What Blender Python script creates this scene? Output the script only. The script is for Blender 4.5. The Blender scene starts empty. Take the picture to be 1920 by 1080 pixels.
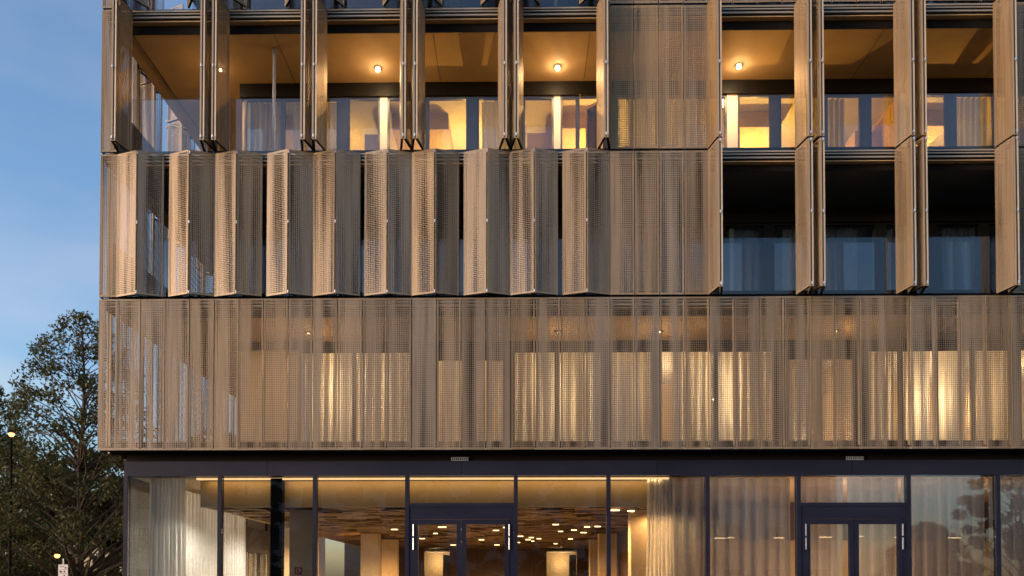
import bpy, math, random
import numpy as np
from mathutils import Vector, Matrix
R = math.radians
random.seed(7)
rng = np.random.default_rng(7)
sc = bpy.context.scene
COL = sc.collection

# ------------------------------------------------------------------ camera, sky, sun, exposure
cam_d = bpy.data.cameras.new('camera'); cam = bpy.data.objects.new('camera', cam_d); COL.objects.link(cam)
cam.location = (8.781, -17.871, 1.6)
cam.rotation_euler = (math.pi / 2 + 0.02163, 0, 0.01262)
cam_d.lens = 36 * 1550 / 1920
cam_d.shift_x = (960 - 950.25) / 1920
cam_d.shift_y = (1066.23 - 540) / 1920
cam_d.clip_start = 0.1; cam_d.clip_end = 2000
sc.camera = cam

SUN_EL, SUN_AZ = R(7.0), R(241)
w = bpy.data.worlds.new('World'); sc.world = w; w.use_nodes = True
nt = w.node_tree; nt.nodes.clear()
sky = nt.nodes.new('ShaderNodeTexSky'); sky.sky_type = 'NISHITA'; sky.sun_disc = False
sky.sun_elevation = SUN_EL; sky.sun_rotation = SUN_AZ
sky.air_density = 1.0; sky.dust_density = 2.0; sky.ozone_density = 3.2
bg = nt.nodes.new('ShaderNodeBackground'); bg.inputs['Strength'].default_value = 0.15
wo = nt.nodes.new('ShaderNodeOutputWorld')
tcw = nt.nodes.new('ShaderNodeTexCoord'); mpw = nt.nodes.new('ShaderNodeMapping'); mpw.inputs['Scale'].default_value = (2.2, 2.2, 7.0)
nzw = nt.nodes.new('ShaderNodeTexNoise'); nzw.inputs['Scale'].default_value = 1.6; nzw.inputs['Detail'].default_value = 5
mrw = nt.nodes.new('ShaderNodeMapRange'); mrw.inputs[1].default_value = .40; mrw.inputs[2].default_value = .66; mrw.inputs[3].default_value = .22; mrw.inputs[4].default_value = 1.0
mxw = nt.nodes.new('ShaderNodeMix'); mxw.data_type = 'RGBA'; mxw.blend_type = 'MIX'
tnt = nt.nodes.new('ShaderNodeMix'); tnt.data_type = 'RGBA'; tnt.blend_type = 'MULTIPLY'; tnt.inputs['Factor'].default_value = 1; tnt.inputs[7].default_value = (1.75, 1.22, 1.03, 1)
nt.links.new(tcw.outputs['Generated'], mpw.inputs[0]); nt.links.new(mpw.outputs[0], nzw.inputs['Vector']); nt.links.new(nzw.outputs['Fac'], mrw.inputs[0])
nt.links.new(sky.outputs[0], tnt.inputs[6]); nt.links.new(sky.outputs[0], mxw.inputs[6]); nt.links.new(tnt.outputs[2], mxw.inputs[7]); nt.links.new(mrw.outputs[0], mxw.inputs['Factor'])
nt.links.new(mxw.outputs[2], bg.inputs[0]); nt.links.new(bg.outputs[0], wo.inputs[0])

sd = bpy.data.lights.new('sun', 'SUN'); sun = bpy.data.objects.new('sun', sd); COL.objects.link(sun)
sd.energy = 0.92; sd.angle = R(12); sd.color = (1.0, 0.80, 0.60)
d_sun = Vector((math.sin(SUN_AZ) * math.cos(SUN_EL), math.cos(SUN_AZ) * math.cos(SUN_EL), math.sin(SUN_EL)))
sun.rotation_euler = (-d_sun).to_track_quat('-Z', 'Y').to_euler()
sun.location = d_sun * 60

sc.view_settings.view_transform = 'Standard'; sc.view_settings.look = 'None'
sc.view_settings.exposure = 1.45; sc.view_settings.gamma = 1.0; sc.view_settings.use_curve_mapping = False
cy = sc.cycles
cy.use_denoising = True
try: cy.denoiser = 'OPENIMAGEDENOISE'
except Exception: pass
cy.denoising_prefilter = 'NONE'; cy.denoising_input_passes = 'RGB_ALBEDO_NORMAL'; cy.use_adaptive_sampling = False
cy.max_bounces = 8; cy.diffuse_bounces = 3; cy.glossy_bounces = 3; cy.transmission_bounces = 4
cy.transparent_max_bounces = 24; cy.sample_clamp_indirect = 1.5; cy.sample_clamp_direct = 12; cy.caustics_reflective = False; cy.caustics_refractive = False
cy.filter_width = 1.6

# ------------------------------------------------------------------ helpers
class MB:
    """collects quads; build() links them as ONE mesh object"""
    def __init__(s): s.v = []; s.f = []; s.m = []; s.smooth = False
    def quad(s, a, b, c, d, m=0):
        n = len(s.v); s.v += [tuple(a), tuple(b), tuple(c), tuple(d)]; s.f.append((n, n+1, n+2, n+3)); s.m.append(m)
    def box(s, x0, x1, y0, y1, z0, z1, m=0, M=None):
        if x0 > x1: x0, x1 = x1, x0
        if y0 > y1: y0, y1 = y1, y0
        if z0 > z1: z0, z1 = z1, z0
        p = [Vector(q) for q in ((x0,y0,z0),(x1,y0,z0),(x1,y1,z0),(x0,y1,z0),(x0,y0,z1),(x1,y0,z1),(x1,y1,z1),(x0,y1,z1))]
        if M is not None: p = [M @ q for q in p]
        n = len(s.v); s.v += [tuple(q) for q in p]
        for f in ((0,3,2,1),(4,5,6,7),(0,1,5,4),(1,2,6,5),(2,3,7,6),(3,0,4,7)):
            s.f.append(tuple(n+i for i in f)); s.m.append(m)
    def tube(s, pts, rad, seg=8, m=0, caps=True):
        rings = []
        pts = [Vector(p) for p in pts]
        for i, p in enumerate(pts):
            t = (pts[min(i+1, len(pts)-1)] - pts[max(i-1, 0)]).normalized()
            a = t.cross(Vector((0,0,1)) if abs(t.z) < .9 else Vector((1,0,0))).normalized(); b = t.cross(a)
            r = rad[i] if isinstance(rad, (list, tuple)) else rad
            n = len(s.v); rings.append(n)
            for k in range(seg):
                an = 2*math.pi*k/seg; s.v.append(tuple(p + a*(r*math.cos(an)) + b*(r*math.sin(an))))
        for i in range(len(rings)-1):
            for k in range(seg):
                k2 = (k+1) % seg
                s.f.append((rings[i]+k, rings[i]+k2, rings[i+1]+k2, rings[i+1]+k)); s.m.append(m)
        if caps:
            s.f.append(tuple(rings[0]+k for k in range(seg))[::-1]); s.m.append(m)
            s.f.append(tuple(rings[-1]+k for k in range(seg))); s.m.append(m)
    def lathe(s, c, prof, seg=16, m=0):
        rings = []
        for r, z in prof:
            rings.append(len(s.v))
            for k in range(seg):
                an = 2*math.pi*k/seg; s.v.append((c[0]+r*math.cos(an), c[1]+r*math.sin(an), c[2]+z))
        for i in range(len(rings)-1):
            for k in range(seg):
                k2 = (k+1) % seg
                s.f.append((rings[i]+k, rings[i]+k2, rings[i+1]+k2, rings[i+1]+k)); s.m.append(m)
    def mesh(s, name, mats):
        me = bpy.data.meshes.new(name); me.from_pydata(s.v, [], s.f)
        for m in (mats if isinstance(mats, (list, tuple)) else [mats]): me.materials.append(m)
        if len(me.materials) > 1: me.polygons.foreach_set('material_index', s.m)
        if s.smooth: me.polygons.foreach_set('use_smooth', [True]*len(s.f))
        me.update(); return me
    def build(s, name, mats, parent=None):
        return link(name, s.mesh(name, mats), parent)

def link(name, data, parent=None):
    o = bpy.data.objects.new(name, data); COL.objects.link(o)
    if parent is not None: o.parent = parent
    return o
def empty(name, loc=(0,0,0), rz=0.0, parent=None):
    o = link(name, None, parent); o.location = loc; o.rotation_euler = (0,0,rz); o.empty_display_size = .2; return o
def tag(o, label=None, cat=None, group=None, kind=None):
    if label: o['label'] = label
    if cat: o['category'] = cat
    if group: o['group'] = group
    if kind: o['kind'] = kind
    return o
def boxobj(name, mat, parent, *b):
    m = MB(); m.box(*b); return m.build(name, mat, parent)
def at_base(o, x, y, z):
    """a mesh thing gets its origin at its base"""
    o.data.transform(Matrix.Translation((-x, -y, -z))); o.location = (x, y, z); return o

# ------------------------------------------------------------------ materials
MATS = {}
def new_mat(name):
    m = bpy.data.materials.new(name); m.use_nodes = True; m.node_tree.nodes.clear(); MATS[name] = m
    N = m.node_tree.nodes; L = m.node_tree.links
    out = N.new('ShaderNodeOutputMaterial')
    return m, N, L, out
def math_n(N, L, op, a, b=None, clamp=False):
    n = N.new('ShaderNodeMath'); n.operation = op; n.use_clamp = clamp
    for i, q in enumerate((a, b)):
        if q is None: continue
        if isinstance(q, (int, float)): n.inputs[i].default_value = q
        else: L.new(q, n.inputs[i])
    return n.outputs[0]
def mix_col(N, L, fac, a, b):
    n = N.new('ShaderNodeMix'); n.data_type = 'RGBA'
    if isinstance(fac, (int, float)): n.inputs['Factor'].default_value = fac
    else: L.new(fac, n.inputs['Factor'])
    for key, q in ((6, a), (7, b)):
        if isinstance(q, tuple): n.inputs[key].default_value = (*q, 1)
        else: L.new(q, n.inputs[key])
    return n.outputs[2]
def noise(N, L, scale, detail=4, vec=None, rough=.55):
    n = N.new('ShaderNodeTexNoise'); n.inputs['Scale'].default_value = scale; n.inputs['Detail'].default_value = detail
    n.inputs['Roughness'].default_value = rough
    if vec is not None: L.new(vec, n.inputs['Vector'])
    return n.outputs['Fac']
def coords(N, L, which='Object', scale=None):
    t = N.new('ShaderNodeTexCoord').outputs[which]
    if scale:
        mp = N.new('ShaderNodeMapping'); mp.inputs['Scale'].default_value = scale; L.new(t, mp.inputs['Vector']); return mp.outputs[0]
    return t
def ramp(N, L, fac, lo, hi):
    n = N.new('ShaderNodeMapRange'); n.inputs[1].default_value = lo; n.inputs[2].default_value = hi
    L.new(fac, n.inputs[0]); return n.outputs[0]
def principled(N, rough=.5, metal=0.0, spec=.5):
    p = N.new('ShaderNodeBsdfPrincipled'); p.inputs['Roughness'].default_value = rough; p.inputs['Metallic'].default_value = metal
    if 'Specular IOR Level' in p.inputs: p.inputs['Specular IOR Level'].default_value = spec
    return p
def simple(name, c1, c2=None, scale=6, rough=.5, metal=0.0, bump=0.0, stretch=None, spec=.5, rand=0.0, detail=4):
    m, N, L, out = new_mat(name)
    p = principled(N, rough, metal, spec)
    v = coords(N, L, 'Object', stretch)
    nz = noise(N, L, scale, detail, v)
    c2 = c2 or tuple(min(1, c*1.18) for c in c1)
    col = mix_col(N, L, ramp(N, L, nz, .3, .7), c1, c2)
    if rand:
        oi = N.new('ShaderNodeObjectInfo').outputs['Random']
        hs = N.new('ShaderNodeHueSaturation'); L.new(col, hs.inputs['Color'])
        L.new(math_n(N, L, 'MULTIPLY_ADD', oi, rand), hs.inputs['Value'])
        hs.inputs['Value'].links[0].from_node.inputs[2].default_value = 1 - rand/2
        col = hs.outputs[0]
    L.new(col, p.inputs['Base Color'])
    L.new(math_n(N, L, 'MULTIPLY_ADD', nz, .2), p.inputs['Roughness'])
    p.inputs['Roughness'].links[0].from_node.inputs[2].default_value = max(.02, rough-.1)
    if bump:
        b = N.new('ShaderNodeBump'); b.inputs['Strength'].default_value = bump; b.inputs['Distance'].default_value = .02
        L.new(nz, b.inputs['Height']); L.new(b.outputs[0], p.inputs['Normal'])
    L.new(p.outputs[0], out.inputs[0]); return m

def perforated(name, c_lo, c_hi, pitch=.0405, rmin=.14, rmax=.46):
    """bronze sheet metal with a grid of round holes whose size changes from column to column"""
    m, N, L, out = new_mat(name)
    tc = N.new('ShaderNodeTexCoord').outputs['Object']
    sx = N.new('ShaderNodeSeparateXYZ'); L.new(tc, sx.inputs[0])
    oi = N.new('ShaderNodeObjectInfo').outputs['Random']
    def cell(o):
        u = math_n(N, L, 'DIVIDE', o, pitch)
        fl = math_n(N, L, 'FLOOR', u)
        return fl, math_n(N, L, 'SUBTRACT', math_n(N, L, 'SUBTRACT', u, fl), .5)
    iu, fu = cell(sx.outputs['X']); iv, fv = cell(sx.outputs['Z'])
    cv = N.new('ShaderNodeCombineXYZ')
    a = N.new('ShaderNodeMath'); a.operation = 'MULTIPLY_ADD'; L.new(iu, a.inputs[0]); a.inputs[1].default_value = .21
    L.new(math_n(N, L, 'MULTIPLY', oi, 211.0), a.inputs[2])
    L.new(a.outputs[0], cv.inputs[0]); L.new(math_n(N, L, 'MULTIPLY', iv, .009), cv.inputs[1])
    L.new(math_n(N, L, 'MULTIPLY', oi, 37.0), cv.inputs[2])
    nz = noise(N, L, 1.0, .6, cv.outputs[0], .5)
    mr = N.new('ShaderNodeMapRange'); mr.inputs[1].default_value = .30; mr.inputs[2].default_value = .66
    mr.inputs[3].default_value = rmin; mr.inputs[4].default_value = rmax; L.new(nz, mr.inputs[0])
    rr = mr.outputs[0]
    d2 = math_n(N, L, 'ADD', math_n(N, L, 'POWER', math_n(N, L, 'ABSOLUTE', fu), 2.6), math_n(N, L, 'POWER', math_n(N, L, 'ABSOLUTE', fv), 2.6))
    hole = math_n(N, L, 'LESS_THAN', d2, math_n(N, L, 'POWER', rr, 2.6))
    gx = N.new('ShaderNodeSeparateXYZ'); L.new(N.new('ShaderNodeTexCoord').outputs['Generated'], gx.inputs[0])
    bz = math_n(N, L, 'LESS_THAN', math_n(N, L, 'ABSOLUTE', math_n(N, L, 'SUBTRACT', gx.outputs['Z'], .5)), .489)
    bx = math_n(N, L, 'LESS_THAN', math_n(N, L, 'ABSOLUTE', math_n(N, L, 'SUBTRACT', gx.outputs['X'], .5)), .468)
    hole = math_n(N, L, 'MULTIPLY', hole, math_n(N, L, 'MULTIPLY', bz, bx))
    p = principled(N, .50, .35)
    n2 = noise(N, L, 1.2, 5, coords(N, L, 'Object', (2.2, 2.2, .8)))
    col = mix_col(N, L, ramp(N, L, n2, .25, .75), c_lo, c_hi)
    wash = N.new('ShaderNodeVectorMath'); wash.operation = 'ADD'; L.new(coords(N, L, 'Object', (16, 16, .5)), wash.inputs[0])
    sd_ = N.new('ShaderNodeCombineXYZ'); L.new(math_n(N, L, 'MULTIPLY', oi, 93.0), sd_.inputs[1]); L.new(sd_.outputs[0], wash.inputs[1])
    n3 = noise(N, L, 1.0, 3, wash.outputs[0])
    col = mix_col(N, L, ramp(N, L, n3, .45, .75), col, tuple(c*.74 for c in c_lo))
    hs = N.new('ShaderNodeHueSaturation'); L.new(col, hs.inputs['Color'])
    q = N.new('ShaderNodeMath'); q.operation = 'MULTIPLY_ADD'; L.new(oi, q.inputs[0]); q.inputs[1].default_value = .30; q.inputs[2].default_value = .85
    L.new(q.outputs[0], hs.inputs['Value'])
    q2 = N.new('ShaderNodeMath'); q2.operation = 'MULTIPLY_ADD'
    L.new(math_n(N, L, 'FRACT', math_n(N, L, 'MULTIPLY', oi, 17.3)), q2.inputs[0]); q2.inputs[1].default_value = .35; q2.inputs[2].default_value = .8
    L.new(q2.outputs[0], hs.inputs['Saturation'])
    L.new(hs.outputs[0], p.inputs['Base Color'])
    L.new(math_n(N, L, 'MULTIPLY_ADD', n2, .15), p.inputs['Roughness']); p.inputs['Roughness'].links[0].from_node.inputs[2].default_value = .42
    tr = N.new('ShaderNodeBsdfTransparent'); mx = N.new('ShaderNodeMixShader')
    L.new(hole, mx.inputs[0]); L.new(p.outputs[0], mx.inputs[1]); L.new(tr.outputs[0], mx.inputs[2])
    L.new(mx.outputs[0], out.inputs[0]); return m

def glass(name, tint=(.93, .95, .95), ior=1.5, boost=1.0):
    m, N, L, out = new_mat(name)
    fr = N.new('ShaderNodeFresnel'); fr.inputs['IOR'].default_value = ior
    tr = N.new('ShaderNodeBsdfTransparent'); tr.inputs[0].default_value = (*tint, 1)
    gl = N.new('ShaderNodeBsdfGlossy'); gl.inputs['Roughness'].default_value = 0.0; gl.inputs['Color'].default_value = (.95, .97, 1, 1)
    mx = N.new('ShaderNodeMixShader'); L.new(math_n(N, L, 'MULTIPLY', fr.outputs[0], boost, True), mx.inputs[0])
    nz = noise(N, L, .7, 2, coords(N, L)); b = N.new('ShaderNodeBump'); b.inputs['Strength'].default_value = .03; b.inputs['Distance'].default_value = .02
    L.new(nz, b.inputs['Height']); L.new(b.outputs[0], gl.inputs['Normal'])
    L.new(tr.outputs[0], mx.inputs[1]); L.new(gl.outputs[0], mx.inputs[2]); L.new(mx.outputs[0], out.inputs[0]); return m

def cloth(name, col, transl=.5, transp=.15):
    m, N, L, out = new_mat(name)
    d = N.new('ShaderNodeBsdfDiffuse'); t = N.new('ShaderNodeBsdfTranslucent'); tr = N.new('ShaderNodeBsdfTransparent')
    nz = noise(N, L, 3, 4, coords(N, L, 'Object', (14, 14, .4)))
    c = mix_col(N, L, ramp(N, L, nz, .3, .7), tuple(q*.86 for q in col), col)
    L.new(c, d.inputs[0]); L.new(c, t.inputs[0])
    a = N.new('ShaderNodeMixShader'); a.inputs[0].default_value = transl; L.new(d.outputs[0], a.inputs[1]); L.new(t.outputs[0], a.inputs[2])
    b = N.new('ShaderNodeMixShader'); b.inputs[0].default_value = transp; L.new(a.outputs[0], b.inputs[1]); L.new(tr.outputs[0], b.inputs[2])
    L.new(b.outputs[0], out.inputs[0]); return m

def emit(name, col, s):
    m, N, L, out = new_mat(name)
    e = N.new('ShaderNodeEmission'); e.inputs[0].default_value = (*col, 1); e.inputs[1].default_value = s
    L.new(e.outputs[0], out.inputs[0]); return m

M = MATS
perforated('bronze_perforated_fine', (.28, .196, .118), (.335, .24, .15), rmin=.12, rmax=.34)
perforated('bronze_perforated', (.232, .170, .112), (.284, .212, .142))
simple('bronze_profile', (.44, .35, .255), (.52, .42, .31), 3, .45, .15, stretch=(1, 1, .2), rand=.12)
simple('steel_bolt', (.45, .45, .48), None, 20, .35, .8)
simple('rail_aluminium', (.30, .26, .22), (.36, .32, .27), 3, .45, .3, stretch=(.2, 1, 1))
simple('soffit_plate', (.58, .38, .18), (.64, .43, .21), 4, .5, .2)
simple('black_metal', (.008, .007, .007), (.012, .011, .011), 5, .8, spec=.08)
simple('dark_frame', (.010, .009, .009), (.014, .012, .012), 5, .5, spec=.2)
simple('window_frame', (.034, .035, .043), (.044, .044, .055), 5, .4)
simple('navy_metal', (.010, .011, .024), (.016, .017, .035), 2, .42, .0, stretch=(.3, 1, 1), rand=.12, spec=.22)
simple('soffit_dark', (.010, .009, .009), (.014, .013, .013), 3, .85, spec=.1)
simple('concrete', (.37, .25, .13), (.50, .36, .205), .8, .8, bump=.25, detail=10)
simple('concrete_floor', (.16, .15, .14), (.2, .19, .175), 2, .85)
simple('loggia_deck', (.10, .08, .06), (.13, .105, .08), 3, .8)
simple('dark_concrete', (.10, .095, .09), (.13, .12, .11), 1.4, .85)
simple('white_wall', (.74, .72, .68), (.8, .78, .74), 2, .8)
simple('cream_wall', (.60, .46, .30), (.66, .52, .35), 1.5, .8)
simple('yellow_wall', (.78, .50, .05), (.84, .56, .08), 1.5, .75)
simple('ochre_bulkhead', (.34, .24, .11), (.40, .29, .14), 1.2, .45)
simple('walnut_wall', (.07, .030, .014), (.12, .055, .026), 2.5, .45, stretch=(5, 5, .4))
simple('wood_board', (.11, .062, .030), (.26, .155, .075), 3, .6, stretch=(1.2, 9, 9), rand=0.0, detail=6)
simple('asphalt', (.045, .045, .047), (.06, .06, .062), 9, .9, bump=.3)
simple('paving', (.20, .19, .175), (.27, .255, .235), 4, .85, bump=.2)
simple('grass', (.03, .05, .015), (.05, .08, .022), 30, .9, bump=.5)
simple('bark', (.045, .032, .022), (.09, .066, .048), 12, .9, bump=.6, stretch=(3, 3, .5))
simple('sign_white', (.62, .58, .6), (.7, .66, .68), 4, .5)
simple('sign_red', (.32, .012, .012), (.38, .02, .02), 6, .4)
simple('sign_ink', (.03, .03, .035), None, 6, .5)
simple('galvanised', (.33, .33, .34), (.42, .42, .43), 10, .45, .5)
simple('plaster_far', (.3, .27, .24), (.36, .33, .3), 2, .85)
glass('balustrade_glass', (.90, .92, .93), 1.5, .95)
glass('window_glass', (.92, .93, .93), 1.5, 1.2)
glass('shop_glass', (.92, .93, .92), 1.5, 2.0)
cloth('sheer_white', (.86, .84, .80), .62, .0)
cloth('door_sheer', (.74, .70, .66), .5, .0)
cloth('sheer_grey', (.62, .66, .72), .30, .20)
cloth('curtain_blue', (.50, .53, .60), .35, .05)
cloth('lobby_curtain', (.92, .91, .89), .5, .04)
emit('lamp_glow', (1, .70, .36), 90)
emit('strip_glow', (1, .66, .30), 2.2)
emit('cove_glow', (1, .62, .28), .55)
emit('globe_glow', (1, .66, .30), 9)
emit('street_glow', (1, .42, .08), 3)

# leaves with a little colour variation
def leaf_mat(name, a, b, t=.35):
    m, N, L, out = new_mat(name)
    g = N.new('ShaderNodeNewGeometry')
    c = mix_col(N, L, g.outputs['Random Per Island'], a, b)
    d = principled(N, .55, 0, .3); L.new(c, d.inputs['Base Color'])
    tl = N.new('ShaderNodeBsdfTranslucent'); L.new(c, tl.inputs[0])
    mx = N.new('ShaderNodeMixShader'); mx.inputs[0].default_value = t
    L.new(d.outputs[0], mx.inputs[1]); L.new(tl.outputs[0], mx.inputs[2]); L.new(mx.outputs[0], out.inputs[0]); return m
leaf_mat('leaf_green', (.038, .050, .017), (.110, .104, .036))
leaf_mat('leaf_dark', (.03, .032, .011), (.07, .062, .022))

def lamp(name, kind, loc, energy, col=(1, .62, .28), size=.1, rot=None, parent=None):
    d = bpy.data.lights.new(name, kind); d.energy = energy; d.color = col
    if kind == 'POINT': d.shadow_soft_size = 0.0        # zero size keeps the point light itself out of view
    if kind == 'AREA': d.size = size
    o = link(name, d, parent); o.location = loc
    if rot: o.rotation_euler = rot
    return o

# ------------------------------------------------------------------ ground
g = MB(); g.quad((-300, -300, 0), (300, -300, 0), (300, 300, 0), (-300, 300, 0)); tag(g.build('ground', M['grass']), kind='structure')
g = MB(); g.box(-6, 60, -6, .48, .004, .12); tag(g.build('pavement', M['paving']), kind='structure')
g = MB(); g.quad((-200, -15, .006), (200, -15, .006), (200, -6.0, .006), (-200, -6.0, .006)); tag(g.build('road', M['asphalt']), kind='structure')

# ------------------------------------------------------------------ the building
P = .54                                            # panel module
B = tag(empty('hotel_building', (0, 0, 0)), 'hotel building with a bronze perforated metal facade over a glazed ground floor', 'building')
XR = 27.0                                          # modelled right end
YB = 24.0                                          # modelled depth
XL = -.39                                          # left corner
# storeys: (panel bottom, panel top, floor level, ceiling)
ST = {1: (4.58, 7.89, 4.80, 7.56), 2: (7.945, 11.105, 8.05, 10.76), 3: (11.155, 14.325, 11.22, 13.93), 4: (14.375, 17.53, 14.42, 17.10)}
YW = 2.15                                          # glazing line behind the loggias

def leaf_mesh(name, wd, ht, mat='bronze_perforated'):
    """one perforated sheet (front at y=-.05) with folded edges back to y=0"""
    m = MB(); t = .05; e = .012
    m.quad((0, -t, 0), (wd, -t, 0), (wd, -t, ht), (0, -t, ht), 0)
    m.box(0, e, -t+.002, 0, 0, ht, 1); m.box(wd-e, wd, -t+.002, 0, 0, ht, 1)
    m.box(e, wd-e, -t+.002, 0, 0, e, 2); m.box(e, wd-e, -t+.002, 0, ht-e, ht, 2)  # end flanges blackened to imitate the shade of an open channel
    m.box(e, e+.02, -.012, 0, e, ht-e, 1); m.box(wd-e-.02, wd-e, -.012, 0, e, ht-e, 1)
    return m.mesh(name, [M[mat], M['bronze_profile'], M['black_metal']])
LM = {}
def leaf_me(s, wd, mat='bronze_perforated'):
    k = (s, round(wd, 3), mat)
    if k not in LM: LM[k] = leaf_mesh('panel', wd, ST[s][1]-ST[s][0], mat)
    return LM[k]
def flat(s, x0, wd=.518, side=False, y=0.05, dz=0, mat='bronze_perforated'):
    o = link('perforated_panel', leaf_me(s, wd, mat), B)
    if side: o.location = (XL+.05, x0+wd, ST[s][0]+dz); o.rotation_euler = (0, 0, -math.pi/2)
    else: o.location = (x0+.006+random.uniform(-.0025, .0025), y+random.uniform(-.002, .002), ST[s][0]+dz+random.uniform(-.004, .004)); o.rotation_euler = (random.uniform(-.0012, .0012), 0, random.uniform(-.006, .006))
    return o
pm = MB(); pm.tube([(0,0,-.03),(0,0,.03)], .022, 8); KNOB = pm.mesh('hinge', M['steel_bolt'])
L_ = .53
PIN = {}
def pin_me(s):
    if s not in PIN:
        m = MB(); m.tube([(0, 0, .01), (0, 0, ST[s][1]-ST[s][0]-.01)], .012, 6); PIN[s] = m.mesh('hinge_pin', M['black_metal'])
    return PIN[s]
def shutter(s, x0, b, origin=None, rz=0.0):
    """a folding pair: two leaves hinged back to back along an outward ridge; x0 = left base, base width 2b"""
    h = math.sqrt(L_*L_ - b*b)
    base = Vector((x0, .05, ST[s][0])) if origin is None else Vector(origin)
    T = Matrix.Translation(base) @ Matrix.Rotation(rz, 4, 'Z')
    root = link('folding_shutter', pin_me(s), B)
    root.matrix_basis = T @ Matrix.Translation((b, -h, 0))
    a = link('shutter_leaf', leaf_me(s, L_-.006, 'bronze_perforated_fine' if b < .15 else 'bronze_perforated'), root)
    a.matrix_basis = Matrix.Translation((-b, h, 0)) @ Matrix.Rotation(math.atan2(-h, b), 4, 'Z') @ Matrix.Translation((.003, 0, 0))
    c = link('shutter_leaf', leaf_me(s, L_-.006, 'bronze_perforated_fine' if b < .15 else 'bronze_perforated'), root)
    c.matrix_basis = Matrix.Rotation(math.atan2(h, b), 4, 'Z') @ Matrix.Translation((.003, 0, 0))
    H = ST[s][1]-ST[s][0]
    for z in (.05, H/2, H-.05):
        k = link('hinge', KNOB, root); k.location = (0, -.052 if b < .4 else -.02, z)
    return root

OPEN3 = [0, 4, 8, 12, 16, 24, 28, 32]
# --- storey 1: flat panels all along
for k in range(0, 49): flat(1, k*P+.005)
flat(1, XL+.003, .385)
# --- storey 2
flat(2, XL+.003, .385)
for k in (0, 4, 8, 12, 16):
    b1 = .503
    b2 = b1 + random.uniform(-.006, .006); b3 = b1 + random.uniform(-.006, .006)
    shutter(2, k*P+.01, b2); shutter(2, (k+4)*P-.01-2*b3, b3)
for k in (20, 21, 22, 23): flat(2, k*P+.005)
FB = .105
for k in (24, 28, 32):
    shutter(2, k*P+.02, FB); shutter(2, (k+4)*P-.02-2*FB, FB)
for k in range(36, 44): flat(2, k*P+.005)
# --- storey 3
flat(3, XL+.003, .385)
for k in OPEN3:
    shutter(3, k*P+.02, FB); shutter(3, (k+4)*P-.02-2*FB, FB)
for k in (20, 21, 22, 23): flat(3, k*P+.005, mat='bronze_perforated_fine')
for k in range(36, 44): flat(3, k*P+.005)
# --- storey 4 (only its foot shows)
flat(4, XL+.003, .385)
for k in (0, 4, 8, 12, 16):
    shutter(4, k*P+.02, .30); shutter(4, (k+4)*P-.02-.60, .30)
for k in range(20, 44): flat(4, k*P+.005)
# --- left return side: (local x runs towards -Y on that face)
for s in (1, 2, 3, 4): flat(s, .06, .33, side=True)
SB = .45
for i in range(6):
    y0 = SB + i*4*P
    for j in range(4): flat(1, y0+j*P+.005, side=True)
    for (s, b) in ((2, .47), (3, .2), (4, .22)):
        for org in (y0+.02+2*b, y0+4*P-.02):
            if i == 0 and s > 2 and org < 1.5: b = .50; org = y0+.02+2*b
            shutter(s, 0, b, origin=(XL+.05, org, ST[s][0]), rz=-math.pi/2)

# --- slabs, soffits, ceilings, tracks
for s in (1, 2, 3, 4):
    zc = ST[s][3]; zf = ST[s+1][2] if s < 4 else 17.5
    ceil = boxobj('ceiling', M['concrete' if s in (1, 3) else 'dark_concrete'], B, .20, XR, .26, YB, zc, zc+.14)  # storeys two and four get darker concrete to imitate unlit ceilings
    boxobj('slab', M['dark_concrete'], B, .20, XR, .26, YB, zc+.143, zf)
    # black upstand and plate behind the tracks
    boxobj('slab_edge', M['black_metal'], B, .0, XR, .262-.02, .258, zc+.002, zf-.02)
    boxobj('slab_edge', M['black_metal'], B, .0+.18, .198, .262, YB, zc+.002, zf-.02)
    if s < 4:
        zt = ST[s][1]
        boxobj('soffit_plate', M['soffit_plate'], B, -.30, XR, .10, .24, zt-.205, zt-.19)
        boxobj('soffit_plate', M['soffit_plate'], B, -.30, .178, .245, YB, zt-.205, zt-.19)
        for (a, c) in ((-.012, .022), (-.07, -.045), (-.15, -.118)):
            boxobj('track_rail', M['rail_aluminium'], B, -.33, XR, .055, .098, zt+a, zt+c)
            boxobj('track_rail', M['rail_aluminium'], B, -.33, -.29, .10, YB, zt+a, zt+c)
        boxobj('track_backing', M['black_metal'], B, -.30, XR, .10, .14, zt-.188, zt+.06)
        boxobj('track_backing', M['black_metal'], B, -.285, -.25, .142, YB, zt-.188, zt+.06)
for s in (1, 2, 3, 4): boxobj('loggia_floor', M['loggia_deck'], B, -.1, XR, .21, YB, ST[s][2]-.028, ST[s][2]-.003)
# formwork joints in the loggia ceiling: shallow grooves set as thin dark battens would be; use recess strips
for x in (3.35, 6.9, 10.4, 12.5, 16.9, 20.1):
    boxobj('formwork_joint', M['dark_concrete'], B, x, x+.012, .3, YW-.11, 13.922, 13.929)
# underside of the overhang and roof
boxobj('overhang_soffit', M['soffit_dark'], B, XL+.06, XR, .02, .62, 4.60, 4.66)
boxobj('overhang_soffit', M['soffit_dark'], B, XL+.06, .14, .62, YB, 4.60, 4.66)
boxobj('slab', M['dark_concrete'], B, .20, XR, .62, YB, 4.45, 4.80)
boxobj('drip_edge', M['bronze_profile'], B, XL+.02, XR, .003, .02, 4.575, 4.60)
boxobj('rear_wall', M['plaster_far'], B, 0, XR, YB, YB+.2, 0, 17.5)
boxobj('party_wall', M['plaster_far'], B, XR, XR+.2, -.0, YB, 0, 17.5)
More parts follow.
